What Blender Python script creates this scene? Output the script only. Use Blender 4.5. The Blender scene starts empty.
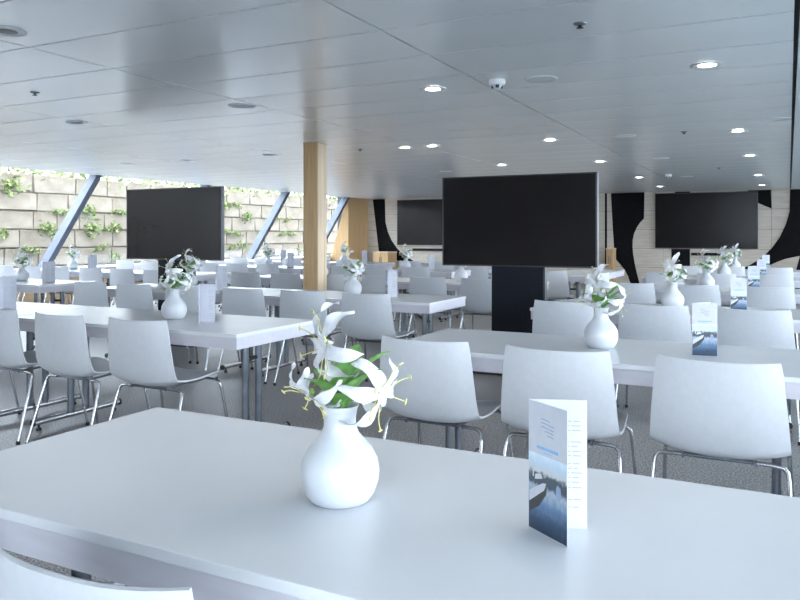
import bpy, bmesh, math, random
from mathutils import Vector, Matrix
random.seed(7)
S = bpy.context.scene
COL = S.collection
PI = math.pi

# ------------------------------------------------------------------ camera, sky, sun, exposure
YAW = math.radians(26.81)
EYE = 1.28
cd = bpy.data.cameras.new('camera'); cam = bpy.data.objects.new('camera', cd); COL.objects.link(cam)
cam.location = (0, 0, EYE); cam.rotation_euler = (PI / 2, 0, YAW)
cd.sensor_width = 36; cd.lens = 740 / 800 * 36; cd.shift_y = -65 / 800; cd.clip_start = 0.02; cd.clip_end = 400
S.camera = cam
W = bpy.data.worlds.new('sky'); S.world = W; W.use_nodes = True
bg = W.node_tree.nodes['Background']
bg.inputs[0].default_value = (0.80, 0.88, 1.0, 1); bg.inputs[1].default_value = 6.8
sd = bpy.data.lights.new('sun', 'SUN'); sun = bpy.data.objects.new('sun', sd); COL.objects.link(sun)
sd.energy = 0.9; sd.angle = math.radians(1.0); sd.color = (1.0, 0.93, 0.82)
sun.rotation_euler = Vector((-0.50, 0.22, -0.87)).to_track_quat('-Z', 'Y').to_euler()
S.view_settings.view_transform = 'Standard'; S.view_settings.look = 'None'
S.view_settings.gamma = 1; S.view_settings.use_curve_mapping = False
S.view_settings.exposure = 1.25

# ------------------------------------------------------------------ helpers
def P(name, col, rough=0.5, metal=0.0, spec=0.5, **kw):
    m = bpy.data.materials.new(name); m.use_nodes = True
    b = m.node_tree.nodes['Principled BSDF']
    b.inputs['Base Color'].default_value = (*col, 1); b.inputs['Roughness'].default_value = rough
    b.inputs['Metallic'].default_value = metal; b.inputs['Specular IOR Level'].default_value = spec
    if 'emit' in kw:
        b.inputs['Emission Color'].default_value = (*kw['emit'], 1); b.inputs['Emission Strength'].default_value = kw['es']
    return m

def nodes(m): return m.node_tree.nodes, m.node_tree.links, m.node_tree.nodes['Principled BSDF']

def noisy(name, c1, c2, scale, rough=0.5, metal=0.0, spec=0.5, stretch=(1, 1, 1), bump=0.0, lo=0.3, hi=0.7, detail=6, bscale=None):
    m = P(name, c1, rough, metal, spec); N, L, b = nodes(m)
    tc = N.new('ShaderNodeTexCoord'); mp = N.new('ShaderNodeMapping'); mp.inputs['Scale'].default_value = stretch
    nz = N.new('ShaderNodeTexNoise'); nz.inputs['Scale'].default_value = scale; nz.inputs['Detail'].default_value = detail
    cr = N.new('ShaderNodeValToRGB')
    cr.color_ramp.elements[0].position = lo; cr.color_ramp.elements[0].color = (*c1, 1)
    cr.color_ramp.elements[1].position = hi; cr.color_ramp.elements[1].color = (*c2, 1)
    L.new(tc.outputs['Object'], mp.inputs[0]); L.new(mp.outputs[0], nz.inputs['Vector'])
    L.new(nz.outputs['Fac'], cr.inputs[0]); L.new(cr.outputs[0], b.inputs['Base Color'])
    if bump:
        bp = N.new('ShaderNodeBump'); bp.inputs['Strength'].default_value = bump; bp.inputs['Distance'].default_value = 0.01
        L.new(nz.outputs['Fac'], bp.inputs['Height']); L.new(bp.outputs[0], b.inputs['Normal'])
    return m

M = {}
M['shell'] = noisy('white_polypropylene', (0.55, 0.57, 0.605), (0.58, 0.60, 0.635), 40, 0.38, 0, 0.45)
M['seatpad'] = noisy('seat_plastic', (0.78, 0.79, 0.81), (0.82, 0.83, 0.85), 60, 0.4)
M['chrome'] = noisy('chromed_steel', (0.50, 0.51, 0.53), (0.62, 0.63, 0.65), 15, 0.22, 1.0)
M['steel'] = noisy('dark_grey_steel', (0.16, 0.18, 0.21), (0.22, 0.24, 0.28), 12, 0.30, 0.85)
M['rubber'] = noisy('black_rubber', (0.012, 0.012, 0.013), (0.03, 0.03, 0.03), 60, 0.6)
M['top'] = noisy('white_laminate', (0.64, 0.655, 0.685), (0.67, 0.685, 0.715), 3, 0.27, 0, 0.5)
M['apron'] = noisy('pale_grey_laminate', (0.50, 0.49, 0.54), (0.55, 0.54, 0.59), 6, 0.4, 0, 0.4, (1, 8, 8))
M['vase'] = noisy('matt_white_ceramic', (0.55, 0.575, 0.61), (0.58, 0.605, 0.64), 25, 0.32)
M['petal'] = noisy('white_petal', (0.60, 0.61, 0.66), (0.72, 0.72, 0.74), 60, 0.5)
M['stamen'] = noisy('yellow_green_stamen', (0.52, 0.50, 0.16), (0.66, 0.60, 0.28), 90, 0.5)
M['heart'] = noisy('green_flower_heart', (0.36, 0.58, 0.12), (0.52, 0.70, 0.24), 90, 0.5)
M['leaf'] = noisy('fresh_green_leaf', (0.11, 0.30, 0.055), (0.26, 0.52, 0.14), 35, 0.4)
M['stem'] = noisy('green_stem', (0.10, 0.26, 0.06), (0.18, 0.38, 0.10), 40, 0.45)
M['paper'] = noisy('white_card', (0.52, 0.53, 0.58), (0.56, 0.57, 0.62), 50, 0.45)
M['ink'] = noisy('grey_blue_ink', (0.22, 0.30, 0.42), (0.28, 0.36, 0.48), 90, 0.6)
M['blueink'] = noisy('light_blue_ink', (0.16, 0.40, 0.70), (0.22, 0.46, 0.75), 90, 0.6)
M['textink'] = noisy('faint_lilac_ink', (0.32, 0.33, 0.43), (0.36, 0.37, 0.47), 90, 0.6)
M['screen'] = noisy('black_screen_glass', (0.010, 0.009, 0.010), (0.014, 0.012, 0.012), 2, 0.22, 0, 0.27)
M['bezel'] = noisy('dark_bezel', (0.03, 0.03, 0.032), (0.05, 0.05, 0.05), 30, 0.4)
M['tvside'] = noisy('silver_side_trim', (0.06, 0.063, 0.07), (0.08, 0.083, 0.09), 20, 0.35, 0.3)
M['stand'] = noisy('black_perforated_steel', (0.006, 0.008, 0.012), (0.014, 0.017, 0.024), 200, 0.6, 0, 0.15)
M['blackpanel'] = noisy('matt_black_panel', (0.005, 0.005, 0.006), (0.008, 0.008, 0.010), 10, 0.65, 0, 0.12)
M['oak'] = noisy('warm_oak', (0.48, 0.31, 0.15), (0.62, 0.42, 0.22), 3, 0.45, 0, 0.4, (14, 14, 0.6), 0.05)
M['oakpale'] = noisy('pale_oak', (0.58, 0.45, 0.30), (0.70, 0.56, 0.40), 3, 0.45, 0, 0.4, (14, 14, 0.6), 0.05)
M['oakwall'] = noisy('limed_oak_board', (0.54, 0.48, 0.41), (0.68, 0.61, 0.53), 3, 0.5, 0, 0.4, (0.7, 4, 9), 0.05)
M['oaklow'] = noisy('honey_oak_board', (0.68, 0.47, 0.27), (0.80, 0.58, 0.36), 3, 0.5, 0, 0.4, (4, 0.6, 9), 0.05)
M['ceil'] = noisy('grey_lacquered_metal', (0.91, 0.925, 0.95), (0.94, 0.955, 0.98), 2, 0.24, 0.10, 0.7, (1, 1, 1))
M['gap'] = noisy('dark_void', (0.02, 0.02, 0.022), (0.035, 0.035, 0.035), 5, 0.8)
M['white'] = noisy('white_paint', (0.80, 0.81, 0.82), (0.84, 0.85, 0.86), 8, 0.4)
M['plaster'] = noisy('grey_wall_paint', (0.20, 0.19, 0.185), (0.24, 0.23, 0.22), 8, 0.7)
M['mullion'] = noisy('slate_blue_aluminium', (0.085, 0.10, 0.14), (0.11, 0.13, 0.17), 8, 0.5, 0.1)
M['lamp'] = P('lamp_glow', (0.9, 0.9, 0.9), 0.4, emit=(1.0, 0.95, 0.88), es=6.0)
M['discgrille'] = noisy('pale_grille', (0.62, 0.64, 0.67), (0.70, 0.72, 0.75), 300, 0.5)
M['stone'] = noisy('weathered_sandstone', (0.115, 0.096, 0.074), (0.18, 0.156, 0.128), 2.2, 0.9, 0, 0.2, (1, 1, 1.6), 0.6)
M['mortar'] = noisy('dark_joint', (0.10, 0.086, 0.066), (0.14, 0.123, 0.10), 6, 0.95, 0, 0.1)
M['weed'] = noisy('wall_weed', (0.06, 0.10, 0.025), (0.17, 0.20, 0.06), 6, 0.6)
M['hedge'] = noisy('hedge_leaf', (0.10, 0.14, 0.05), (0.22, 0.26, 0.11), 4, 0.6)
M['water'] = noisy('harbour_water', (0.05, 0.09, 0.10), (0.08, 0.13, 0.14), 1.5, 0.12, 0, 0.5, (1, 1, 1), 0.2)

# carpet: fine grey-brown speckle
def carpet():
    m = P('speckled_carpet', (0.2, 0.2, 0.2), 0.40, 0, 0.6); N, L, b = nodes(m)
    tc = N.new('ShaderNodeTexCoord')
    n1 = N.new('ShaderNodeTexNoise'); n1.inputs['Scale'].default_value = 95; n1.inputs['Detail'].default_value = 3
    n2 = N.new('ShaderNodeTexNoise'); n2.inputs['Scale'].default_value = 1.3; n2.inputs['Detail'].default_value = 4
    L.new(tc.outputs['Object'], n1.inputs['Vector']); L.new(tc.outputs['Object'], n2.inputs['Vector'])
    cr = N.new('ShaderNodeValToRGB'); e = cr.color_ramp.elements
    e[0].position = 0.36; e[0].color = (0.09, 0.09, 0.094, 1); e[1].position = 0.66; e[1].color = (0.64, 0.63, 0.63, 1)
    k = e.new(0.5); k.color = (0.29, 0.285, 0.29, 1)
    mx = N.new('ShaderNodeMixRGB'); mx.blend_type = 'MULTIPLY'; mx.inputs[0].default_value = 0.5
    L.new(n1.outputs['Fac'], cr.inputs[0]); L.new(cr.outputs[0], mx.inputs[1]); L.new(n2.outputs['Fac'], mx.inputs[2])
    L.new(mx.outputs[0], b.inputs['Base Color'])
    bp = N.new('ShaderNodeBump'); bp.inputs['Strength'].default_value = 0.25; bp.inputs['Distance'].default_value = 0.004
    L.new(n1.outputs['Fac'], bp.inputs['Height']); L.new(bp.outputs[0], b.inputs['Normal'])
    return m
M['carpet'] = carpet()

def glass():
    m = bpy.data.materials.new('window_glass'); m.use_nodes = True; N, L = m.node_tree.nodes, m.node_tree.links
    N.clear(); o = N.new('ShaderNodeOutputMaterial'); mix = N.new('ShaderNodeMixShader'); lw = N.new('ShaderNodeLayerWeight'); lw.inputs[0].default_value = 0.5; pw = N.new('ShaderNodeMath'); pw.operation = 'POWER'; pw.inputs[1].default_value = 4.0; fr = N.new('ShaderNodeMath'); fr.operation = 'MULTIPLY_ADD'; fr.inputs[1].default_value = 0.6; fr.inputs[2].default_value = 0.025; L.new(lw.outputs['Facing'], pw.inputs[0]); L.new(pw.outputs[0], fr.inputs[0])
    t = N.new('ShaderNodeBsdfTransparent'); t.inputs[0].default_value = (0.96, 0.98, 0.98, 1)
    g = N.new('ShaderNodeBsdfGlossy'); g.inputs['Roughness'].default_value = 0.02
    L.new(fr.outputs[0], mix.inputs[0]); L.new(t.outputs[0], mix.inputs[1]); L.new(g.outputs[0], mix.inputs[2]); L.new(mix.outputs[0], o.inputs[0])
    return m
M['glass'] = glass()

def cover_print():
    # printed harbour photograph: dark water, lighter wake, dark tree line, pale sky (object Z runs up the card)
    m = P('harbour_photo_print', (0.5, 0.5, 0.6), 0.35); N, L, b = nodes(m)
    tc = N.new('ShaderNodeTexCoord'); sp = N.new('ShaderNodeSeparateXYZ'); L.new(tc.outputs['Object'], sp.inputs[0])
    nz = N.new('ShaderNodeTexNoise'); nz.inputs['Scale'].default_value = 90; nz.inputs['Detail'].default_value = 5
    L.new(tc.outputs['Object'], nz.inputs['Vector'])
    ma = N.new('ShaderNodeMath'); ma.operation = 'MULTIPLY_ADD'; ma.inputs[1].default_value = 0.030; L.new(nz.outputs['Fac'], ma.inputs[0])
    L.new(sp.outputs['Z'], ma.inputs[2])
    dv = N.new('ShaderNodeMath'); dv.operation = 'DIVIDE'; dv.inputs[1].default_value = 0.165; L.new(ma.outputs[0], dv.inputs[0])
    cr = N.new('ShaderNodeValToRGB'); e = cr.color_ramp.elements
    e[0].position = 0.05; e[0].color = (0.012, 0.025, 0.05, 1); e[1].position = 1.0; e[1].color = (0.72, 0.79, 0.86, 1)
    for p, c in ((0.25, (0.03, 0.065, 0.12)), (0.42, (0.12, 0.20, 0.33)), (0.56, (0.36, 0.42, 0.50)), (0.63, (0.05, 0.07, 0.09)),
                 (0.72, (0.06, 0.08, 0.10)), (0.77, (0.55, 0.56, 0.58)), (0.86, (0.50, 0.62, 0.72))):
        k = e.new(p); k.color = (*c, 1)
    L.new(dv.outputs[0], cr.inputs[0]); L.new(cr.outputs[0], b.inputs['Base Color'])
    return m
M['photo'] = cover_print()

class MB:
    def __init__(s): s.v = []; s.f = []; s.mi = []; s.sm = []
    def add(s, vs, fs, mi=0, smooth=False):
        n = len(s.v); s.v += [tuple(p) for p in vs]
        for f in fs: s.f.append([n + i for i in f]); s.mi.append(mi); s.sm.append(smooth)
        return s
    def box(s, a, b, mi=0):
        x0, y0, z0 = a; x1, y1, z1 = b
        vs = [(x0, y0, z0), (x1, y0, z0), (x1, y1, z0), (x0, y1, z0), (x0, y0, z1), (x1, y0, z1), (x1, y1, z1), (x0, y1, z1)]
        return s.add(vs, [(0, 3, 2, 1), (4, 5, 6, 7), (0, 1, 5, 4), (1, 2, 6, 5), (2, 3, 7, 6), (3, 0, 4, 7)], mi)
    def hexa(s, bot, top, mi=0):
        return s.add(list(bot) + list(top), [(0, 3, 2, 1), (4, 5, 6, 7), (0, 1, 5, 4), (1, 2, 6, 5), (2, 3, 7, 6), (3, 0, 4, 7)], mi)
    def tube(s, pts, r, n=8, mi=0, caps=True):
        pts = [Vector(p) for p in pts]; rings = []; vs = []; up = None
        for i, p in enumerate(pts):
            d = (pts[min(i + 1, len(pts) - 1)] - pts[max(i - 1, 0)]).normalized()
            if up is None: up = Vector((0, 0, 1)) if abs(d.z) < 0.9 else Vector((1, 0, 0))
            a = (up - d * up.dot(d)).normalized(); up = a; c = d.cross(a)
            rr = r[i] if isinstance(r, (list, tuple)) else r
            for k in range(n):
                t = 2 * PI * k / n; vs.append(p + (a * math.cos(t) + c * math.sin(t)) * rr)
        fs = []
        for i in range(len(pts) - 1):
            for k in range(n):
                k2 = (k + 1) % n; fs.append((i * n + k, i * n + k2, (i + 1) * n + k2, (i + 1) * n + k))
        s.add(vs, fs, mi, True)
        if caps:
            s.add(vs[:n], [tuple(range(n))[::-1]], mi); s.add(vs[-n:], [tuple(range(n))], mi)
        return s
    def lathe(s, prof, n=32, mi=0, c=(0, 0, 0), smooth=True):
        vs = []
        for r, z in prof:
            for k in range(n):
                t = 2 * PI * k / n; vs.append((c[0] + r * math.cos(t), c[1] + r * math.sin(t), c[2] + z))
        fs = []
        for i in range(len(prof) - 1):
            for k in range(n):
                k2 = (k + 1) % n; fs.append((i * n + k, i * n + k2, (i + 1) * n + k2, (i + 1) * n + k))
        return s.add(vs, fs, mi, smooth)
    def grid(s, rows, mi=0, smooth=True):
        nr, nc = len(rows), len(rows[0]); vs = [p for r in rows for p in r]
        fs = [(i * nc + j, i * nc + j + 1, (i + 1) * nc + j + 1, (i + 1) * nc + j) for i in range(nr - 1) for j in range(nc - 1)]
        return s.add(vs, fs, mi, smooth)
    def prism(s, poly, fn, t0, t1, mi=0):
        # poly: 2D outline; fn(u, v, t) -> 3D; extruded from t0 to t1
        n = len(poly); vs = [fn(u, v, t0) for u, v in poly] + [fn(u, v, t1) for u, v in poly]
        fs = [tuple(range(n)), tuple(range(2 * n - 1, n - 1, -1))] + [(i, i + n, (i + 1) % n + n, (i + 1) % n) for i in range(n)]
        return s.add(vs, fs, mi)
    def mesh(s, name, mats, bevel=0.0, fixn=True):
        me = bpy.data.meshes.new(name); me.from_pydata(s.v, [], s.f)
        for m in (mats if isinstance(mats, (list, tuple)) else [mats]): me.materials.append(M[m])
        me.polygons.foreach_set('material_index', s.mi); me.polygons.foreach_set('use_smooth', s.sm)
        if bevel or fixn:
            bm = bmesh.new(); bm.from_mesh(me)
            if fixn: bmesh.ops.recalc_face_normals(bm, faces=bm.faces)
            if bevel: bmesh.ops.bevel(bm, geom=list(bm.edges), offset=bevel, segments=2, affect='EDGES', profile=0.6)
            bm.to_mesh(me); bm.free()
        me.update(); return me

def ob(name, me, parent=None, loc=(0, 0, 0), rot=(0, 0, 0), **tags):
    o = bpy.data.objects.new(name, me); COL.objects.link(o)
    o.location = loc; o.rotation_euler = rot
    if parent: o.parent = parent
    for k, v in tags.items(): o[k] = v
    return o
def thing(name, loc, rz, label, cat, group=None):
    o = ob(name, None, None, loc, (0, 0, rz), label=label, category=cat); o.empty_display_size = 0.1
    if group: o['group'] = group
    return o
def copy_tree(o, parent=None):
    c = o.copy(); COL.objects.link(c); c.parent = parent
    for ch in o.children: copy_tree(ch, c)
    return c

# pixel rays in room axes (used for reading positions off the photograph)
FW = Vector((-math.sin(YAW), math.cos(YAW), 0)); RT = Vector((math.cos(YAW), math.sin(YAW), 0))
def ray(x, y): return FW + RT * ((x - 400) / 740) + Vector((0, 0, -(y - 235) / 740))
def at_z(x, y, z):
    d = ray(x, y); return Vector((0, 0, EYE)) + d * ((z - EYE) / d.z)
def at_y(x, y, Y):
    d = ray(x, y); return Vector((0, 0, EYE)) + d * (Y / d.y)

CZ = 2.35          # ceiling height
YF = 19.3          # far wall
XL = -10.85        # head of the sloping side windows
XS = -11.60        # sill line
ZS = 0.68

# ------------------------------------------------------------------ shell of the room
ob('floor', MB().box((-11.9, -4.2, -0.15), (1.9, YF + 0.2, 0)).mesh('floor', 'carpet'), kind='structure')
ob('roof', MB().box((-11.15, -4.6, CZ + 0.12), (4.0, YF + 0.5, CZ + 0.3)).mesh('roof', 'white'), kind='structure')  # unseen right overhang added and widened to block sun and sky light
XE0, XE1 = -0.033, 0.335   # right-hand edge of the panelled ceiling, near and far
def xe(y): return XE0 + (XE1 - XE0) * (y + 4) / (YF + 4)
ceiling = ob('ceiling', MB().hexa([(XL, -4.2, CZ + 0.03), (xe(-4.2) + 0.04, -4.2, CZ + 0.03), (xe(YF) + 0.04, YF, CZ + 0.03), (XL, YF, CZ + 0.03)],
        [(XL, -4.2, CZ + 0.12), (xe(-4.2) + 0.04, -4.2, CZ + 0.12), (xe(YF) + 0.04, YF, CZ + 0.12), (XL, YF, CZ + 0.12)]).mesh('ceiling', 'gap'), kind='structure')
XJ = [None, -1.83, -3.79, -5.76, -7.73, -9.70, XL]
def panel_mesh(xa0, xa1, xb, L, g=0.007):
    # slightly dished metal tray, seams all round
    mb = MB(); rows = []
    for j in range(6):
        t = j / 5; y = -L / 2 + g + (L - 2 * g) * t; sag = -0.0016 * math.sin(PI * t)
        rows.append([(xb + g, y, sag), ((xa0 + (xa1 - xa0) * t) - g, y, sag)])
    mb.grid(rows)
    x0, x1, y0, y1 = xb + g, min(xa0, xa1) - g, -L / 2 + g, L / 2 - g
    mb.add([(x0, y0, 0), (x1, y0, 0), (x1, y0, .03), (x0, y0, .03)], [(0, 1, 2, 3)])
    mb.add([(x0, y1, 0), (x1, y1, 0), (x1, y1, .03), (x0, y1, .03)], [(3, 2, 1, 0)])
    mb.add([(x0, y0, 0), (x0, y1, 0), (x0, y1, .03), (x0, y0, .03)], [(0, 1, 2, 3)])
    mb.add([(x1, y0, 0), (x1, y1, 0), (x1, y1, .03), (x1, y0, .03)], [(3, 2, 1, 0)])
    return mb.mesh('ceiling_panel', 'ceil', fixn=False)
PY0 = at_z(300, 41.9, CZ).y; PL = 0.60
y = PY0
while y > -4.0: y -= PL
meshes = {}
for c in range(1, 6):
    meshes[c] = panel_mesh((XJ[c] - XJ[c + 1]) / 2, (XJ[c] - XJ[c + 1]) / 2, -(XJ[c] - XJ[c + 1]) / 2, PL)
while y < YF - 0.05:
    L = min(PL, YF - y); yc = y + L / 2
    ob('ceiling_panel', panel_mesh(xe(y) - XJ[1], xe(y + L) - XJ[1], 0, L), ceiling, (XJ[1], yc, CZ))
    for c in range(1, 6):
        if L > PL - 0.01: ob('ceiling_panel', meshes[c], ceiling, ((XJ[c] + XJ[c + 1]) / 2, yc, CZ))
        else:
            w = (XJ[c] - XJ[c + 1]) / 2; ob('ceiling_panel', panel_mesh(w, w, -w, L), ceiling, ((XJ[c] + XJ[c + 1]) / 2, yc, CZ))
    y += L
# right-hand margin: black shadow gap, pale strip, black blind casing at the window head
def strip(a, b, z0, z1, name, mat):
    return ob(name, MB().hexa([(xe(-4.2) + a, -4.2, z0), (xe(-4.2) + b, -4.2, z0), (xe(YF) + b, YF, z0), (xe(YF) + a, YF, z0)],
       [(xe(-4.2) + a, -4.2, z1), (xe(-4.2) + b, -4.2, z1), (xe(YF) + b, YF, z1), (xe(YF) + a, YF, z1)]).mesh(name, mat), kind='structure')
strip(0.018, 0.24, CZ, CZ + 0.12, 'trim_1', 'white')
strip(0.25, 0.75, CZ - 0.05, CZ + 0.12, 'trim_2', 'blackpanel')

# left side: low oak wall, white sill, sloping windows
wl = ob('wall_left', MB().box((XS - 0.25, -4.2, 0), (XS - 0.02, YF, ZS - 0.04)).mesh('wall_left', 'plaster'), kind='structure')
lowp = MB().box((0, -0.715, 0.02), (0.02, 0.715, ZS - 0.05)).mesh('panel', 'oaklow', 0.003)
slotm = MB().box((0, -0.11, -0.018), (0.006, 0.11, 0.018)).mesh('slot', 'rubber', 0.002)
k = -4.2 + 0.73
while k < 18.2:
    p = ob('panel', lowp, wl, (XS - 0.02, k, 0)); ob('slot', slotm, p, (0.018, 0.0, 0.36)); k += 1.45
ob('trim_3', MB().box((XS - 0.28, -4.2, ZS - 0.04), (XS + 0.22, 18.2, ZS)).mesh('trim_3', 'white', 0.004), kind='structure')
LEAN = -0.52
def side_windows(sgn, xt, xs, ys, first):
    n = first
    for i in range(len(ys) - 1):
        y0, y1 = ys[i], ys[i + 1]
        w = ob('window_%d' % n, None, kind='structure'); n += 1
        o = sgn * 0.06
        ob('pane', MB().hexa([(xs - o, y0 + LEAN, ZS), (xs - o, y1 + LEAN, ZS), (xs - o - sgn * .012, y1 + LEAN, ZS), (xs - o - sgn * .012, y0 + LEAN, ZS)],
            [(xt - o, y0, CZ + .02), (xt - o, y1, CZ + .02), (xt - o - sgn * .012, y1, CZ + .02), (xt - o - sgn * .012, y0, CZ + .02)]).mesh('pane', 'glass'), w)
        a, b = -0.06, 0.06; d0, d1 = -sgn * 0.10, sgn * 0.10
        ob('mullion', MB().hexa([(xs + d0, y1 + a + LEAN, ZS), (xs + d1, y1 + a + LEAN, ZS), (xs + d1, y1 + b + LEAN, ZS), (xs + d0, y1 + b + LEAN, ZS)],
            [(xt + d0, y1 + a, CZ + .03), (xt + d1, y1 + a, CZ + .03), (xt + d1, y1 + b, CZ + .03), (xt + d0, y1 + b, CZ + .03)]).mesh('mullion', 'mullion'), w)
        ob('head_rail', MB().box((min(xt - sgn * .10, xt + sgn * .02), y0, CZ + .03), (max(xt - sgn * .10, xt + sgn * .02), y1, CZ + .12)).mesh('head_rail', 'white'), w)
    return n
nw = side_windows(1, XL, XS, [-4.2, -2.2, 0.7, 3.6, 6.5, 9.4, 12.3, 15.2, 18.1], 1)
# right side: the same glazing, out of the frame, which lets in the cool daylight
XR, XRS = 1.05, 1.75
wr = ob('wall_right', MB().box((XRS + 0.02, -4.2, 0), (XRS + 0.15, YF, ZS - 0.04)).mesh('wall_right', 'oakwall'), kind='structure')
ob('trim_4', MB().box((XRS - 0.15, -4.2, ZS - 0.04), (XRS + 0.2, YF, ZS)).mesh('trim_4', 'white'), kind='structure')
nw = side_windows(-1, XR, XRS, [-4.2, -2.2, 0.7, 3.6, 6.5, 9.4, 12.3, 15.2, 18.1], nw)
ob('trim_5', MB().hexa([(XRS, 18.15, 0), (0.3, 18.15, 0), (0.3, 18.2, 0), (XRS, 18.2, 0)], [(XR + .1, 18.15, CZ + .12), (0.9, 18.15, CZ + .12), (0.9, 18.2, CZ + .12), (XR + .1, 18.2, CZ + .12)]).mesh('trim_5', 'blackpanel'), kind='structure')
# rear wall behind the viewpoint; unseen glazed opening added on its right for cool daylight
wb = ob('wall_back', MB().box((-11.9, -4.35, 0), (-1.6, -4.2, CZ + .12)).box((-1.6, -4.35, 0), (1.9, -4.2, .9)).mesh('wall_back', 'plaster'), kind='structure')
added_window = ob('window_%d' % nw, None, kind='structure'); nw += 1
ob('pane', MB().box((-1.6, -4.29, 0.9), (1.9, -4.278, CZ + .1)).mesh('pane', 'glass'), added_window)
for x in (-1.6, 0.1, 1.8): ob('mullion', MB().box((x, -4.34, 0.9), (x + .08, -4.22, CZ + .12)).mesh('mullion', 'mullion'), added_window)

# warm oak return at the end of the window run
wo = ob('wall_end', MB().hexa([(XS, 18.16, 0), (XL + .02, 18.16, 0), (XL + .02, 18.24, 0), (XS, 18.24, 0)],
   [(XL - .03, 18.16, CZ + .03), (XL + .02, 18.16, CZ + .03), (XL + .02, 18.24, CZ + .03), (XL - .03, 18.24, CZ + .03)]).mesh('wall_end', 'oak'), kind='structure')
ow = MB().box((-0.05, 0, 0), (0, 0.262, CZ + .03)).mesh('plank', 'oak', 0.002)
for i in range(4): ob('plank', ow, wo, (XL + .02, 18.24 + 0.265 * i, 0))

# far wall of limed oak boards with black sweeping panels
wf = ob('wall_far', MB().box((-11.9, YF + 0.02, 0), (1.9, YF + 0.2, CZ + .12)).mesh('wall_far', 'gap'), kind='structure')
bm_ = MB().box((0.003, 0, 0.003), (1.197, 0.02, 0.468)).mesh('board', 'oakwall', 0.002)
for i in range(11):
    for j in range(5): ob('board', bm_, wf, (XL + 1.2 * i, YF, j * 0.472))
def wall_shape(pts, name='black_panel'):
    poly = [(at_y(x, y, YF).x, max(0.02, at_y(x, y, YF).z)) for x, y in pts]
    return ob(name, MB().prism(poly, lambda u, v, t: (u, YF - t, v), 0.0, 0.012).mesh(name, 'blackpanel'), wf)
wall_shape([(373, 199.5), (385, 199), (385.5, 222), (388, 232), (391.5, 240), (397, 248), (402.5, 254), (416, 262.5), (420, 264), (403, 264), (396, 259), (391, 256), (379, 251.5)])
wall_shape([(611, 193.5), (644.5, 192), (644, 218.5), (640.2, 222.5), (636.8, 227.5), (634.2, 233.5), (632.8, 240), (632.6, 247), (633.2, 254), (634.5, 262), (636.6, 272), (640, 288), (632, 290), (630.5, 283), (628, 276), (624.5, 269.5), (620, 264), (615, 258), (613, 230)])
wall_shape([(605, 190), (607, 190), (607, 267), (605, 267)])
wall_shape([(671.5, 249), (690, 249), (690, 272), (671.5, 272)])
wall_shape([(675, 191.8), (690, 191.5), (690, 194), (675, 194)])
wall_shape([(748, 190.5), (771, 189.8), (771.5, 208.5), (765, 206), (757, 202.5), (748, 201)])
arc_o = [(790, 189.5), (789.5, 212), (786, 224), (780, 237), (772, 248), (762, 257.5), (750, 265), (738, 270.5)]
arc_i = [(757, 271), (770, 265), (777, 262), (785, 259), (794, 257), (803, 255.5), (808, 240), (808, 189)]
wall_shape(arc_o + arc_i)

# oak column
c = at_z(314, 142, CZ); CX, CY = c.x - 0.07, c.y + 0.12
col = thing('wooden_column', (CX, CY, 0), 0, 'square oak column rising from floor to ceiling between the tables', 'column')
w = 0.095
ob('shaft', MB().box((-w, -w, 0.08), (w, w, CZ - 0.01)).mesh('shaft', 'oak', 0.004), col)
ob('side_board', MB().box((w, -w + .006, 0.08), (w + 0.012, w - .05, CZ - 0.01)).mesh('side_board', 'oakpale', 0.002), col)
ob('side_board', MB().box((w, w - .046, 0.08), (w + 0.012, w, CZ - 0.01)).mesh('side_board', 'oakpale', 0.002), col)
ob('plinth', MB().box((-w - .006, -w - .006, 0), (w + .016, w + .006, 0.08)).mesh('plinth', 'steel', 0.003), col)
ob('collar', MB().box((-w - .004, -w - .004, CZ - 0.012), (w + .014, w + .004, CZ)).mesh('collar', 'oak', 0.001), col)

# ------------------------------------------------------------------ outside: water, quay wall, weeds
ob('water', MB().box((-60, -60, -1.4), (60, 90, -1.0)).mesh('water', 'water'), kind='structure')
QX = -15.0
quay = ob('wall_quay', MB().box((QX - 1.2, -6, -1.0), (QX - 0.055, 40, 2.66)).mesh('wall_quay', 'mortar'), kind='structure')
def stone_mesh(L, H, seed):
    r = random.Random(seed); mb = MB(); j = lambda a: r.uniform(-a, a)
    g = 0.016
    bot = [(-.12, -L / 2 + g, g), (j(.02) - .01, -L / 2 + g + j(.008), g + j(.01)), (j(.02) - .01, L / 2 - g + j(.008), g + j(.01)), (-.12, L / 2 - g, g)]
    top = [(-.12, -L / 2 + g, H - g), (j(.02) - .01, -L / 2 + g + j(.008), H - g + j(.012)), (j(.02) - .01, L / 2 - g + j(.008), H - g + j(.012)), (-.12, L / 2 - g, H - g)]
    mb.hexa(bot, top); return mb.mesh('stone', 'stone', 0.014)
SM = [(l, stone_mesh(l, 0.42, i)) for i, l in enumerate((0.75, 0.95, 1.15, 0.62, 0.85, 1.3))]
for row in range(6):
    y = 5.5 + random.uniform(-.5, .3); z = 0.14 + row * 0.42
    while y < 29:
        l, me = random.choice(SM); ob('stone', me, quay, (QX, y + l / 2, z)); y += l
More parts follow.
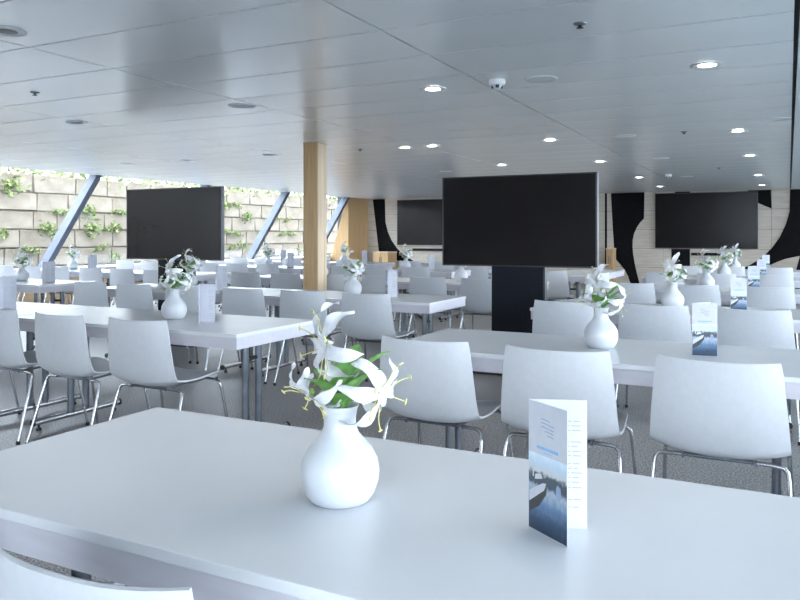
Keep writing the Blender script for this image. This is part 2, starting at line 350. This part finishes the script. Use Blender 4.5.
def leaf_blob(n, rx, ry, rz, size, seed, up=0.0):
    r = random.Random(seed); mb = MB()
    for _ in range(n):
        p = Vector((r.gauss(0, .45) * rx, r.gauss(0, .45) * ry, r.gauss(0, .42) * rz + up))
        d = Vector((r.uniform(-.3, 1), r.uniform(-1, 1), r.uniform(-.6, 1))).normalized()
        s = d.cross(Vector((r.uniform(-1, 1), r.uniform(-1, 1), r.uniform(-1, 1)))).normalized()
        l = size * r.uniform(.6, 1.3); nn = d.cross(s)
        mb.add([p, p + d * l * .5 + s * l * .28, p + d * l + nn * l * .12, p + d * l * .5 - s * l * .28], [(0, 1, 2, 3)])
    return mb.mesh('leaves', 'weed', fixn=False)
weeds = [leaf_blob(90, .10, .22, .17, .10, 1), leaf_blob(60, .08, .16, .12, .09, 2), leaf_blob(70, .07, .30, .06, .08, 3), leaf_blob(120, .12, .26, .28, .11, 4)]
for x, y, kx in ((87, 211, 0), (91, 229, 3), (47, 229, 0), (116, 228, 1), (119, 212, 2), (10, 186, 3), (115, 257, 1), (100, 248, 2), (108, 229, 2), (60, 212, 2), (2, 233, 1),
                 (246, 217, 0), (226, 206, 1), (232, 247, 2), (243, 246, 1), (287, 220, 2), (282, 234, 2), (262, 233, 2), (291, 234, 2), (236, 205, 2),
                 (181, 225, 1), (150, 230, 1), (300, 250, 2), (238, 234, 2), (30, 250, 2), (275, 218, 2), (228, 232, 2)):
    d = ray(x, y); p = Vector((0, 0, EYE)) + d * ((QX + 0.03) / d.x)
    ob('wall_weed', weeds[kx], None, p, (random.uniform(-.3, .3), 0, 0), label='small green weed rooted in the joints of the stone quay wall', category='weed', group='weeds on the quay wall')
hb = leaf_blob(9000, 1.2, 26, .42, .15, 9); hb.materials[0] = M['hedge']
ob('hedge', hb, None, (QX - 1.0, 17, 2.72), kind='stuff', label='sunlit greenery growing along the top of the quay wall', category='hedge')

# ------------------------------------------------------------------ chair
def smooth_path(pts, n=6):
    pts = [Vector(p) for p in pts]; out = []
    for i in range(len(pts) - 1):
        p0 = pts[max(i - 1, 0)]; p1 = pts[i]; p2 = pts[i + 1]; p3 = pts[min(i + 2, len(pts) - 1)]
        for k in range(n):
            t = k / n
            out.append(0.5 * ((2 * p1) + (p2 - p0) * t + (2 * p0 - 5 * p1 + 4 * p2 - p3) * t * t + (3 * p1 - p0 - 3 * p2 + p3) * t ** 3))
    out.append(pts[-1]); return out
def chair_shell():
    prof = smooth_path([(0, .250, .432), (0, .215, .452), (0, .10, .448), (0, -.03, .436), (0, -.14, .430), (0, -.203, .450), (0, -.230, .510), (0, -.243, .60), (0, -.257, .70), (0, -.273, .81)], 5)
    n = len(prof) - 1; rows = []
    acc = [0]
    for i in range(n): acc.append(acc[-1] + (prof[i + 1] - prof[i]).length)
    for i, p in enumerate(prof):
        s = acc[i] / acc[-1]
        t = (prof[min(i + 1, n)] - prof[max(i - 1, 0)]).normalized(); nr = Vector((0, t.z, -t.y))   # points up over the seat, forward on the back
        if nr.z < 0 and abs(nr.z) > abs(nr.y): nr = -nr
        if abs(nr.y) > abs(nr.z) and nr.y < 0: nr = -nr
        keys = [(0, .205), (.06, .222), (.25, .236), (.42, .247), (.58, .248), (.75, .238), (.95, .222), (1, .214)]
        for a in range(len(keys) - 1):
            if keys[a][0] <= s <= keys[a + 1][0]:
                f = (s - keys[a][0]) / (keys[a + 1][0] - keys[a][0]); hw = keys[a][1] + (keys[a + 1][1] - keys[a][1]) * f; break
        cup = .016 + .024 * math.exp(-((s - .52) / .18) ** 2) + (.030 * max(0, (s - .6) / .4))
        row = []
        for q in range(15):
            u = -1 + 2 * q / 14
            row.append(p + Vector((hw * u, 0, 0)) + nr * cup * abs(u) ** 2.4)
        rows.append(row)
    me = MB().grid(rows).mesh('shell', 'shell', fixn=False)
    bm = bmesh.new(); bm.from_mesh(me); bmesh.ops.recalc_face_normals(bm, faces=bm.faces)
    bmesh.ops.solidify(bm, geom=bm.faces[:], thickness=0.009)
    for f in bm.faces: f.smooth = True
    for e in bm.edges:
        if e.is_manifold and e.calc_face_angle(0) > 0.9: e.smooth = False
    bm.to_mesh(me); bm.free(); return me
CHAIR_SHELL = chair_shell()
def leg_mesh(sx, front):
    yb, yt = ((.265, .185) if front else (-.250, -.125)); zt = .428 if front else .418
    pts = [(sx * .262, yb, 0.012), (sx * .240, yt + (yb - yt) * .12, zt - .050), (sx * .235, yt + (yb - yt) * .02, zt - .022), (sx * .222, yt, zt - .007), (sx * .20, yt, zt - .002), (sx * .12, yt, zt)]
    return MB().tube(pts, .0085, 8).mesh('leg', 'chrome')
LEGS = [leg_mesh(a, f) for a in (-1, 1) for f in (True, False)]
FOOTCAP = [MB().lathe([(0, 0), (.012, 0), (.013, .006), (.011, .022), (0, .022)], 10, 0, (a * .262, (.265 if f else -.250), 0)).mesh('foot_cap', 'rubber') for a in (-1, 1) for f in (True, False)]
FRAME = MB()
for yy, zz in ((.185, .428), (-.125, .418)): FRAME.tube([(-.12, yy, zz), (.12, yy, zz)], .0085, 8)
for sx in (-1, 1): FRAME.tube([(sx * .13, -.15, .416), (sx * .13, .19, .430)], .0075, 8)
FRAME = FRAME.mesh('seat_frame', 'steel')
def build_chair():
    r = ob('shell_chair', None); r.empty_display_size = 0.1
    ob('shell', CHAIR_SHELL, r)
    for l, fc in zip(LEGS, FOOTCAP):
        lo = ob('leg', l, r); ob('foot_cap', fc, lo)
    ob('seat_frame', FRAME, r); return r
chair0 = build_chair(); used = [False]
def chair(x, y, rz, label, group=None):
    c = chair0 if not used[0] else copy_tree(chair0); used[0] = True
    c.location = (x, y, 0); c.rotation_euler = (0, 0, rz); c['label'] = label; c['category'] = 'chair'
    if group: c['group'] = group
    elif 'group' in c: del c['group']
    return c

# ------------------------------------------------------------------ table
TL, TW, TZ = 1.90, 0.78, 0.74
def build_table():
    r = ob('dining_table', None); r.empty_display_size = 0.1
    ob('tabletop', MB().box((-TL / 2, -TW / 2, TZ - .022), (TL / 2, TW / 2, TZ)).mesh('tabletop', 'top', 0.0025), r)
    a, b, z0, z1 = TL / 2 - .006, TW / 2 - .008, TZ - .085, TZ - .022
    am = MB(); am.box((-a, -b, z0), (a, -b + .018, z1)); am.box((-a, b - .018, z0), (a, b, z1))
    am.box((-a, -b + .018, z0), (-a + .018, b - .018, z1)); am.box((a - .018, -b + .018, z0), (a, b - .018, z1))
    ob('apron', am.mesh('apron', 'apron'), r)
    for sx in (-1, 1):
        x = sx * .75
        for sy in (-1, 1):
            pts = [(.019 * math.cos(t), .026 * math.sin(t)) for t in [2 * PI * k / 14 for k in range(14)]]
            pm = MB(); n = 14
            pm.add([(x + u, sy * .062 + v, .06) for u, v in pts] + [(x + u, sy * .062 + v, TZ - .022) for u, v in pts], [(i, (i + 1) % n, (i + 1) % n + n, i + n) for i in range(n)], 0, True)
            ob('post', pm.mesh('post', 'steel'), r)
        ft = ob('foot', MB().tube([(x, -.35, .055), (x, .35, .055)], .021, 14).mesh('foot', 'chrome'), r)
        for sy in (-1, 1):
            ob('end_cap', MB().tube([(x, sy * .348, .055), (x, sy * .362, .055)], .0225, 14).mesh('end_cap', 'rubber'), ft)
            ob('glide', MB().lathe([(0, 0), (.017, 0), (.017, .014), (.009, .018), (.009, .037), (0, .037)], 10, 0, (x, sy * .31, 0)).mesh('glide', 'rubber'), ft)
        ob('bearer', MB().box((x - .03, -.34, TZ - .047), (x + .03, .34, TZ - .022)).mesh('bearer', 'steel', .002), r)
        ob('fold_brace', MB().tube([(x - sx * .02, 0, TZ - .20), (x - sx * .24, 0, TZ - .03)], .009, 8).mesh('fold_brace', 'chrome'), r)
        ob('crossbar', MB().tube([(x, -.062, TZ - .20), (x, .062, TZ - .20)], .012, 8).mesh('crossbar', 'rubber'), r)
    return r
table0 = build_table(); tused = [False]
def table(x, y, rz, label, group=None):
    t = table0 if not tused[0] else copy_tree(table0); tused[0] = True
    t.location = (x, y, 0); t.rotation_euler = (0, 0, rz); t['label'] = label; t['category'] = 'table'
    if group: t['group'] = group
    elif 'group' in t: del t['group']
    return t

# ------------------------------------------------------------------ vase and flowers
VP = [(0, 0.0), (.050, 0.0), (.060, .004), (.070, .018), (.078, .040), (.0805, .062), (.077, .084), (.066, .106), (.050, .124), (.038, .138), (.033, .152), (.0325, .168), (.035, .186), (.039, .195), (.036, .195), (.030, .175), (.029, .15), (.045, .10), (0, .09)]
VASE = MB().lathe(VP, 40).mesh('vase', 'vase', fixn=False)
def ribbon(mb, c, d, nrm, L, wmax, th0, th1, wav=.0, n=9, mi=0, peak=.45, ph=0.0, fold=.25):
    # curved strip starting at c along d, bending towards -nrm as the angle runs th0 -> th1
    rows = []; p = Vector(c); s = d.cross(nrm).normalized()
    for i in range(n + 1):
        t = i / n; th = th0 + (th1 - th0) * t; dv = d * math.cos(th) + nrm * math.sin(th); nv = nrm * math.cos(th) - d * math.sin(th)
        w_ = wmax * (math.sin(PI * min(1, t ** (math.log(.5) / math.log(peak)))) ** .8 if 0 < t < 1 else 0.0) + .0012
        row = []
        for u in (-1, -.5, 0, .5, 1):
            row.append(p + s * (w_ * u) + nv * (abs(u) * w_ * fold + wav * math.sin(t * 13 + ph + u * 2) * u * u))
        rows.append(row); p = p + dv * (L / n)
    mb.grid(rows, mi)
def basis(a):
    a = Vector(a).normalized(); u = a.cross(Vector((0, 0, 1)));
    if u.length < 1e-3: u = Vector((1, 0, 0))
    u.normalize(); return a, u, a.cross(u)
def flower(c, axis, L, seed, rot=0.0):
    r = random.Random(seed); a, u, v = basis(axis); c = Vector(c); petals = []
    for k in range(6):
        t = rot + 2 * PI * k / 6 + r.uniform(-.15, .15); d = u * math.cos(t) + v * math.sin(t)
        mb = MB(); ribbon(mb, c, d, a, L * r.uniform(.85, 1.15), L * .125, .65, -2.1 + r.uniform(-.4, .5), .0045, 14, 0, .45, r.uniform(0, 6))
        petals.append(mb)
    st = []
    for k in range(6):
        t = rot + 2 * PI * (k + .5) / 6 + r.uniform(-.2, .2); d = u * math.cos(t) + v * math.sin(t)
        pts = [c, c + d * L * .22 + a * L * .12, c + d * L * .45 + a * L * .18, c + d * L * .60 + a * L * .28]
        mb = MB(); mb.tube(smooth_path(pts, 3), .0012, 5); e = pts[-1]; s = d.cross(a)
        mb.tube([e - s * .007 - d * .001, e, e + s * .007 + d * .002], [.0012, .0024, .0012], 5); st.append(mb)
    h = MB(); h.lathe([(0, -.006), (.005, -.004), (.0062, .001), (.004, .006), (0, .008)], 8, 0, c)
    return petals, st, h
# three stems of the bouquet, laid out in the vase's own axes (x right, y away, z up)
STEMS = [dict(c=(-.022, -.010, .316), ax=(-.85, -.45, -.05), L=.125, leaves=[((.006, .0, .20), (.50, -.10, .8), .15), ((.0, -.01, .19), (-.35, -.55, .80), .10), ((.01, .0, .21), (.15, .5, .9), .13)]),
         dict(c=(.078, -.030, .228), ax=(.80, -.50, -.25), L=.115, leaves=[((.010, -.01, .19), (.55, -.35, .90), .13), ((.0, .0, .2), (.35, .6, .7), .12), ((.004, -.012, .195), (.15, -.75, .62), .08)]),
         dict(c=(-.055, -.025, .226), ax=(-.50, -.40, -.75), L=.092, leaves=[((-.005, -.01, .185), (-.45, -.5, .85), .12), ((.0, .01, .2), (-.5, .5, .6), .11)])]
def stem_path(c): return smooth_path([(c[0] * .12, c[1] * .12, .10), (c[0] * .22, c[1] * .22, .20), (c[0] * .75, c[1] * .75 + .006, c[2] - .01), c], 5)
def lily_parts(sd, seed):
    pet, sta, h = flower(sd['c'], sd['ax'], sd['L'], seed)
    lv = []
    for p, d, l in sd['leaves']:
        d = Vector(d).normalized(); s = d.cross(Vector((0, 0, 1))).normalized(); nr = s.cross(d)
        mb = MB(); ribbon(mb, p, d, nr, l, l * .20, .15, -.6, .001, 9, 0, .42, 0, .35); lv.append(mb)
    sm = MB(); sm.tube(stem_path(sd['c']), .0022, 6)
    return pet, sta, h, lv, sm
def near_lily(sd, seed, loc, rz, label):
    r = thing('lily_stem', loc, rz, label, 'flower', 'white lilies in the vase beside the open leaflet')
    pet, sta, h, lv, sm = lily_parts(sd, seed)
    so = ob('stem', sm.mesh('stem', 'stem'), r)
    for m_ in lv: ob('leaf', m_.mesh('leaf', 'leaf', fixn=False), so)
    ho = ob('flower_heart', h.mesh('flower_heart', 'heart'), r)
    for m_ in pet: ob('petal', m_.mesh('petal', 'petal', fixn=False), r)
    for m_ in sta: ob('stamen', m_.mesh('stamen', 'stamen'), ho)
def far_lily_mesh(sd, seed):
    pet, sta, h, lv, sm = lily_parts(sd, seed); mb = MB()
    for lst, mi in ((pet, 0), (sta, 1), ([h], 2), (lv, 3), ([sm], 3)):
        for q in lst: mb.add(q.v, q.f, mi, True)
    return mb.mesh('lily_stem', ['petal', 'stamen', 'heart', 'leaf'], fixn=False)
FARL = [[far_lily_mesh(sd, 20 + i + 5 * v) for i, sd in enumerate(STEMS)] for v in range(3)]
# extra compact sprigs that fill the bouquets standing further off
SPRIG = far_lily_mesh(dict(c=(.02, .02, .285), ax=(.3, -.7, .5), L=.075, leaves=[((.0, .0, .19), (.3, -.6, .6), .12), ((.0, .0, .19), (-.6, -.4, .6), .12), ((.0, .0, .19), (.7, -.3, .5), .12), ((.0, -.01, .19), (-.15, -.7, .4), .10)]), 77)

def vase(x, y, label, group=None, near=False, vi=0, bank=''):
    o = ob('flower_vase', VASE, None, (x, y, TZ), (0, 0, YAW if near else YAW + vi * 1.1), label=label, category='vase')
    if group: o['group'] = group
    if near: return
    rz = YAW + (vi % 3 - 1) * .5
    for i, m_ in enumerate(FARL[vi % 3]):
        ob('lily_stem', m_, None, (x, y, TZ), (0, 0, rz), label='white lily in vase, ' + bank, category='flower', group='white lilies, ' + bank)
    ob('lily_stem', SPRIG, None, (x, y, TZ), (0, 0, rz), label='white lily in vase, ' + bank, category='flower', group='white lilies, ' + bank)

# ------------------------------------------------------------------ leaflets
LW, LH = .105, .236
def leaflet_meshes():
    pan = MB().box((0, -.0006, 0), (LW, .0006, LH)).mesh('panel', 'paper')
    photo = MB().box((.001, -.0012, .0015), (LW - .001, -.0006, LH * .60)).mesh('photo', 'photo')
    logo = MB()
    for i, (x0, z, n) in enumerate(((.036, .206, 4), (.036, .199, 6), (.036, .192, 6), (.046, .185, 4), (.052, .178, 3))):
        rows = [[(x0 + q * .0058, -.0011, z + .0012 * math.sin(q * .7 + 1)), (x0 + q * .0058, -.0011, z + .0018 + .0012 * math.sin(q * .7 + 1))] for q in range(n + 1)]
        logo.grid(rows, 0, False)
    logo = logo.mesh('logo', 'ink', fixn=False)
    ti = MB(); x = .024; r = random.Random(3)
    while x < .080:
        w_ = r.uniform(.003, .0055); ti.box((x, -.0010, .1520), (x + w_, -.0007, .1575)); x += w_ + .0012
    x = .042
    while x < .062: ti.box((x, -.0010, .1465), (x + .0025, -.0007, .1485)); x += .0034
    title = ti.mesh('title', 'blueink')
    bt = MB()
    bt.prism([(.003, .070), (.040, .092), (.050, .094), (.044, .080), (.003, .050)], lambda u, v, t: (u, t, v), -.0013, -.0012)
    bt.prism([(.012, .098), (.016, .098), (.015, .125), (.013, .125)], lambda u, v, t: (u, t, v), -.0013, -.0012)
    bt.prism([(.018, .094), (.040, .100), (.036, .108), (.020, .104)], lambda u, v, t: (u, t, v), -.0013, -.0012)
    boat = bt.mesh('boat', 'paper')
    dh = MB().prism([(.002, .050), (.044, .080), (.052, .092), (.050, .074), (.030, .048), (.002, .030)], lambda u, v, t: (u, t, v), -.00125, -.0012).mesh('boat_hull', 'bezel')
    b2 = MB().prism([(.076, .078), (.084, .070), (.090, .080), (.088, .096), (.080, .100), (.076, .092)], lambda u, v, t: (u, t, v), -.0013, -.0012).mesh('dinghy', 'ink')
    tx = MB()
    for z0, ln in ((.196, 3), (.158, 4), (.118, 5), (.074, 1), (.052, 1), (.038, 1)):
        for i in range(ln):
            z = z0 - i * .0085; a = r.uniform(.058, .064); b = r.uniform(.072, .078); tx.box((a, -.0010, z), (b, -.0007, z + .0022)); tx.box((b + .003, -.0010, z), (r.uniform(.088, .096), -.0007, z + .0022))
    text = tx.mesh('text_column', 'textink')
    return pan, photo, logo, title, boat, b2, text, dh
LM = leaflet_meshes()
def leaflet(x, y, a_front, a_back, label, group=None):
    # stands on its two panels, hinged along the spine at (x, y)
    r = thing('leaflet', (x, y, TZ), 0, label, 'leaflet', group)
    f = ob('cover_panel', LM[0], r, (0, 0, 0), (0, 0, a_front))
    for n_, m_ in zip(('photo', 'logo', 'title', 'boat', 'dinghy'), LM[1:6]): ob(n_, m_, f)
    ob('boat_hull', LM[7], f)
    b = ob('inner_panel', LM[0], r, (0, .0008, 0), (0, 0, a_back)); ob('text_column', LM[6], b)

# ------------------------------------------------------------------ furnishing the room
ROW = [1.34, 3.57, 5.72, 8.02, 10.3, 12.55]
ORD = {5: 'first', 4: 'second', 3: 'third', 2: 'fourth', 1: 'fifth'}
PLACE = {'C': 'bank facing big wall screen', 'B1': 'oak-column bank, centre-screen half', 'B2': 'oak-column bank, window half',
         'A1': 'window bank, aisle half', 'A2': 'window bank, window half'}
SEAT = ('seat nearest windows', 'middle seat', 'seat farthest from windows')
def place_table(bank, i, x, offs, vi):
    y = ROW[i]; w_ = ORD[i] + ' row from far wall, ' + PLACE[bank]
    table(x, y, 0, 'white dining table, ' + w_, 'white dining tables in rows')
    for q, o in enumerate(sorted(offs)):
        chair(x + o + random.uniform(-.012, .012), y - .33 + random.uniform(-.015, .015), random.uniform(-.03, .03), 'white shell chair, ' + (SEAT[q] if bank != 'C' else ('aisle seat', 'middle seat', 'outer seat')[q]) + ', ' + w_, 'white shell chairs in rows')
    vase(x + (.1 if (bank, i) in (('B1', 1), ('A1', 2)) else 0), y + .03, 'white vase, ' + w_, 'bulbous white vases of lilies', False, vi, w_)
# C: bank nearest the right-hand windows
CXS = [-.80, -.74, -.665, -.61, -.57, -.54]
v0 = at_z(340, 500, TZ)
table(CXS[0] + .02, ROW[0], 0, 'white dining table carrying the leaflet whose white inner page shows beside its cover')
chair(-.895, .965, .0, 'white shell chair at the table with the half-open leaflet, below its vase', None)
chair(-1.57, 1.0, .02, 'white shell chair tucked under the end of the table with the half-open leaflet', None)
vase(v0.x, v0.y, 'bulbous white vase with three lilies beside the half-open leaflet', None, True)
LBL = ('white lily at the top of the bouquet beside the half-open leaflet', 'white lily hanging over the vase rim towards the half-open leaflet', 'white lily drooping with curled stamens away from the half-open leaflet')
for i, sd in enumerate(STEMS): near_lily(sd, 20 + i, (v0.x, v0.y, TZ), YAW, LBL[i])
sp = at_z(529, 526.5, TZ); fe = at_z(565, 546, TZ); be = at_z(590, 529, TZ)
leaflet(sp.x, sp.y, math.atan2(fe.y - sp.y, fe.x - sp.x), math.atan2(be.y - sp.y, be.x - sp.x), 'half-open leaflet with harbour photo cover, its white inner page showing')
for i in range(1, 6):
    place_table('C', i, CXS[i], (-.64, -.06, .55), i)
    px, py = [(0, 0), (692, 356), (730.5, 308), (748, 288), (757, 279), (762, 274)][i]
    d = ray(px, py); yy = ROW[i] - .02; xx = d.x / d.y * yy
    leaflet(xx, yy, math.radians(10), math.radians(48), 'leaflet, harbour cover forward, ' + ORD[i] + ' row from far wall, ' + PLACE['C'], 'leaflets on the tables')
# B: middle bank, two tables end to end
BX = [0, -3.55, -3.38, -3.27, -3.2, -3.15]
OFF = (.40, -.22, -.84); OFF2 = (.46, -.16, -.78)
for i in range(1, 6):
    if i < 4:
        place_table('B1', i, BX[i], OFF if i == 1 else OFF2, i + 1)
        leaflet(BX[i] + .36, ROW[i] - .02, math.radians(-52), math.radians(12), 'leaflet, white page forward, ' + ORD[i] + ' row from far wall, ' + PLACE['B1'], 'leaflets on the tables')
    place_table('B2', i, BX[i] - 1.92, OFF if i == 1 else OFF2, i + 2)
    leaflet(BX[i] - 1.92 + .40, ROW[i] - .02, math.radians(-58), math.radians(18), 'leaflet, white page forward, ' + ORD[i] + ' row from far wall, ' + PLACE['B2'], 'leaflets on the tables')
# A: window bank
AX = [0, 0, -7.98, -7.9, -7.75, -7.6]
for i in range(2, 6):
    for k in (0, 1):
        place_table('A%d' % (k + 1), i, AX[i] - 1.92 * k, OFF, i + k)
        leaflet(AX[i] - 1.92 * k + (.56 if i == 2 else .42), ROW[i], math.radians(-60), math.radians(25), 'leaflet, white page forward, ' + ORD[i] + ' row from far wall, ' + PLACE['A%d' % (k + 1)], 'leaflets on the tables')
# a table turned lengthwise beyond the freestanding screen, with two chairs
table(-2.45, 10.85, PI / 2, 'white dining table turned lengthwise behind the freestanding centre screen')
chair(-2.62, 9.74, .05, 'white shell chair at the end of the table turned lengthwise')
chair(-2.12, 9.25, 1.15, 'white shell chair turned askew beside the table turned lengthwise')

# ------------------------------------------------------------------ screens
def stand_screen(x, y, label):
    r = thing('screen_stand', (x, y, 0), 0, label, 'screen')
    ob('bezel', MB().box((-.74, -.03, .985), (.74, .03, 1.838)).mesh('bezel', 'bezel', .004), r)
    ob('display', MB().box((-.728, -.034, .999), (.728, -.029, 1.826)).mesh('display', 'screen'), r)
    for sx in (-1, 1): ob('side_trim', MB().box((sx * .741 - .004, -.028, .985), (sx * .741 + .004, .026, 1.838)).mesh('side_trim', 'tvside'), r)
    st = ob('pedestal', MB().box((-.25, .0, .05), (.25, .09, .985)).mesh('pedestal', 'stand', .003), r)
    rib = MB().box((-.245, -.003, -.006), (.245, .0, .006)).mesh('rib', 'stand'); vr = MB().box((-.006, -.0028, .07), (.006, .0, .975)).mesh('rib', 'stand')
    for i in range(26): ob('rib', rib, st, (0, 0, .09 + i * .034))
    for i in range(14): ob('rib', vr, st, (-.221 + i * .034, 0, 0))
    ob('side_cheek', MB().box((.25, .01, .05), (.262, .09, .985)).mesh('side_cheek', 'tvside'), r)
    ob('base_plate', MB().box((-.46, -.22, 0), (.46, .30, .05)).mesh('base_plate', 'bezel', .006), r)
    ob('mount', MB().box((-.12, .03, 1.2), (.12, .09, 1.6)).mesh('mount', 'bezel', .004), r)
stand_screen(-2.135, 6.64, 'freestanding black screen on ribbed pedestal in front of the wall screens')
stand_screen(-6.37, 6.64, 'freestanding black screen on pedestal in front of the sloping stone-view windows')
def wall_screen(x0, y0, x1, y1, label):
    a = at_y(x0, y0, YF - .08); b = at_y(x1, y1, YF - .08); w_, h_ = b.x - a.x, a.z - b.z
    r = thing('wall_screen', ((a.x + b.x) / 2, YF, b.z), 0, label, 'screen')
    ob('bezel', MB().box((-w_ / 2, -.08, 0), (w_ / 2, -.02, h_)).mesh('bezel', 'bezel', .004), r)
    ob('display', MB().box((-w_ / 2 + .02, -.085, .02), (w_ / 2 - .02, -.079, h_ - .02)).mesh('display', 'screen'), r)
    ob('wall_bracket', MB().box((-w_ / 4, -.02, h_ * .3), (w_ / 4, 0, h_ * .7)).mesh('wall_bracket', 'bezel'), r)
    return (a.x + b.x) / 2, b.z, w_
sx_, sz_, sw_ = wall_screen(655, 193.5, 758, 249, 'very large black screen mounted on the far oak wall between black sweeping panels')
ax_, az_, aw_ = wall_screen(397, 200, 455, 245.5, 'large black wall screen on oak boards beside the black curved panel')
def soundbar(px0, px1, py, label):
    a = at_y(px0, py, YF - .05); b = at_y(px1, py, YF - .05)
    r = thing('soundbar', ((a.x + b.x) / 2, YF, a.z), 0, label, 'soundbar'); w_ = b.x - a.x
    ob('body', MB().box((-w_ / 2, -.09, -.035), (w_ / 2, 0, .035)).mesh('body', 'bezel', .008), r)
    ob('grille', MB().box((-w_ / 2 + .03, -.094, -.026), (w_ / 2 - .03, -.089, .026)).mesh('grille', 'stand'), r)
soundbar(691, 727, 254, 'slim black soundbar under the very large wall screen')
soundbar(413, 446, 249.5, 'slim black soundbar under the wall screen beside the black curve')
# oak cupboards at the far wall
def cupboard(px0, px1, y, d, h, label):
    a = at_y(px0, 250, y); b = at_y(px1, 250, y); w_ = b.x - a.x
    r = thing('oak_cupboard', ((a.x + b.x) / 2, y, 0), 0, label, 'cupboard')
    ob('carcass', MB().box((-w_ / 2, .02, .06), (w_ / 2, d, h - .03)).mesh('carcass', 'oak', .002), r)
    ob('worktop', MB().box((-w_ / 2 - .01, 0, h - .03), (w_ / 2 + .01, d, h)).mesh('worktop', 'oakpale', .003), r)
    ob('plinth', MB().box((-w_ / 2 + .02, .04, 0), (w_ / 2 - .02, d, .06)).mesh('plinth', 'bezel'), r)
    for s in (-1, 1):
        dr = ob('door', MB().box((min(0, s * w_ / 2) + .004, .002, .07), (max(0, s * w_ / 2) - .004, .02, h - .04)).mesh('door', 'oak', .002), r)
        ob('handle', MB().box((s * .03 - .006, -.012, h * .6), (s * .03 + .006, .002, h * .8)).mesh('handle', 'steel'), dr)
cupboard(373, 388, 18.6, .55, .80, 'low oak cupboard under the black curved panel by the oak end wall')
cupboard(472, 490, 18.7, .5, .62, 'low oak cupboard below the wall screen behind the freestanding screen')
cupboard(606, 613, 18.8, .4, .95, 'narrow oak cupboard beside the tall black hourglass panel')

# ------------------------------------------------------------------ ceiling fittings
def downlight(px, py, lit=True, at=None):
    p = at or at_z(px, py, CZ - .004)
    lab = 'lit round recessed downlight in the grey panel ceiling' if lit else 'unlit dark recessed downlight in the grey panel ceiling'
    r = thing('downlight', (p.x, p.y, CZ - .010), 0, lab, 'ceiling light', 'lit downlights' if lit else 'unlit downlights')
    ob('ring', MB().lathe([(.055, .004), (.074, .002), (.076, 0), (.098, 0), (.10, .004), (.10, .006)], 28).mesh('ring', 'discgrille', fixn=False), r)
    ob('lens', MB().lathe([(0, .002), (.03, .0025), (.056, .0035)], 24).mesh('lens', 'lamp' if lit else 'bezel', fixn=False), r)
    if lit:
        ld = bpy.data.lights.new('downlight_lamp', 'SPOT'); ld.energy = 14; ld.spot_size = math.radians(120); ld.spot_blend = .6
        ld.color = (1, .95, .88); ld.shadow_soft_size = .15
        ob('lamp', ld, r, (0, 0, -.012))
for q in ((707, 65), (433, 89), (550, 140), (738, 131), (750, 155.5), (758, 175), (762, 185), (432, 146), (600, 161.5), (639, 177.5), (660, 186.5), (502, 165), (405, 147.5)): downlight(*q)
for q in ((-.35, 2.0), (-2.25, 2.0), (-.35, -1.0), (-2.25, -1.0), (-4.2, -1.0), (-4.4, 1.4)): downlight(0, 0, True, Vector((q[0], q[1], CZ)))   # downlight grid carried on out of view: lamps added for more light from above
for q in ((6, 31), (77, 122.5), (127, 164), (187, 160.5), (270, 155)): downlight(*q, lit=False)
def disc(px, py, rad=.115):
    p = at_z(px, py, CZ - .005)
    r = thing('ceiling_speaker', (p.x, p.y, CZ - .006), 0, 'flat round pale speaker grille set in the grey panel ceiling', 'speaker', 'round ceiling speakers')
    ob('rim', MB().lathe([(rad - .012, .0), (rad - .003, .0), (rad, .006), (rad - .012, .006)], 32).mesh('rim', 'white', fixn=False), r)
    ob('grille', MB().lathe([(0, .001), (rad - .012, .002)], 32).mesh('grille', 'discgrille', fixn=False), r)
for q in ((541, 79.5), (625, 136), (661, 158.5), (687, 176.5), (242, 106), (777, 119.5), (446, 171.5)): disc(*q)
def detector(px, py):
    p = at_z(px, py, CZ)
    r = thing('smoke_detector', (p.x, p.y, CZ), 0, 'white domed smoke detector with dark sensor under the ceiling seam', 'smoke detector', 'smoke detectors along the ceiling seam')
    ob('base', MB().lathe([(0, 0), (.056, 0), (.058, -.012), (.055, -.030), (.050, -.034), (0, -.034)], 28).mesh('base', 'white'), r)
    hd = ob('sensor_head', MB().lathe([(.040, -.034), (.036, -.044), (.020, -.064), (.012, -.068), (0, -.068)], 20).mesh('sensor_head', 'discgrille', fixn=False), r)
    for k in range(4):
        t = k * PI / 2 + .4; ob('vent', MB().box((.026, -.012, -.058), (.038, .012, -.038)).mesh('vent', 'bezel'), hd, (0, 0, 0), (0, 0, t))
detector(497, 80); detector(668.5, 174.5)
def sprinkler(px, py):
    p = at_z(px, py, CZ)
    r = thing('sprinkler', (p.x, p.y, CZ), 0, 'small dark sprinkler head hanging from the grey panel ceiling', 'sprinkler', 'ceiling sprinklers')
    ob('escutcheon', MB().lathe([(0, -.001), (.034, -.001), (.036, -.004), (.022, -.012), (0, -.012)], 20).mesh('escutcheon', 'steel'), r)
    ob('nozzle', MB().lathe([(.012, -.012), (.010, -.018), (.006, -.020), (.006, -.024), (0, -.024)], 12).mesh('nozzle', 'bezel'), r)
    ob('deflector', MB().lathe([(0, -.024), (.018, -.024), (.018, -.027), (0, -.027)], 12).mesh('deflector', 'bezel'), r)
for q in ((580, 23), (684, 131.5), (719, 167.5), (35, 92), (360, 149)): sprinkler(*q)
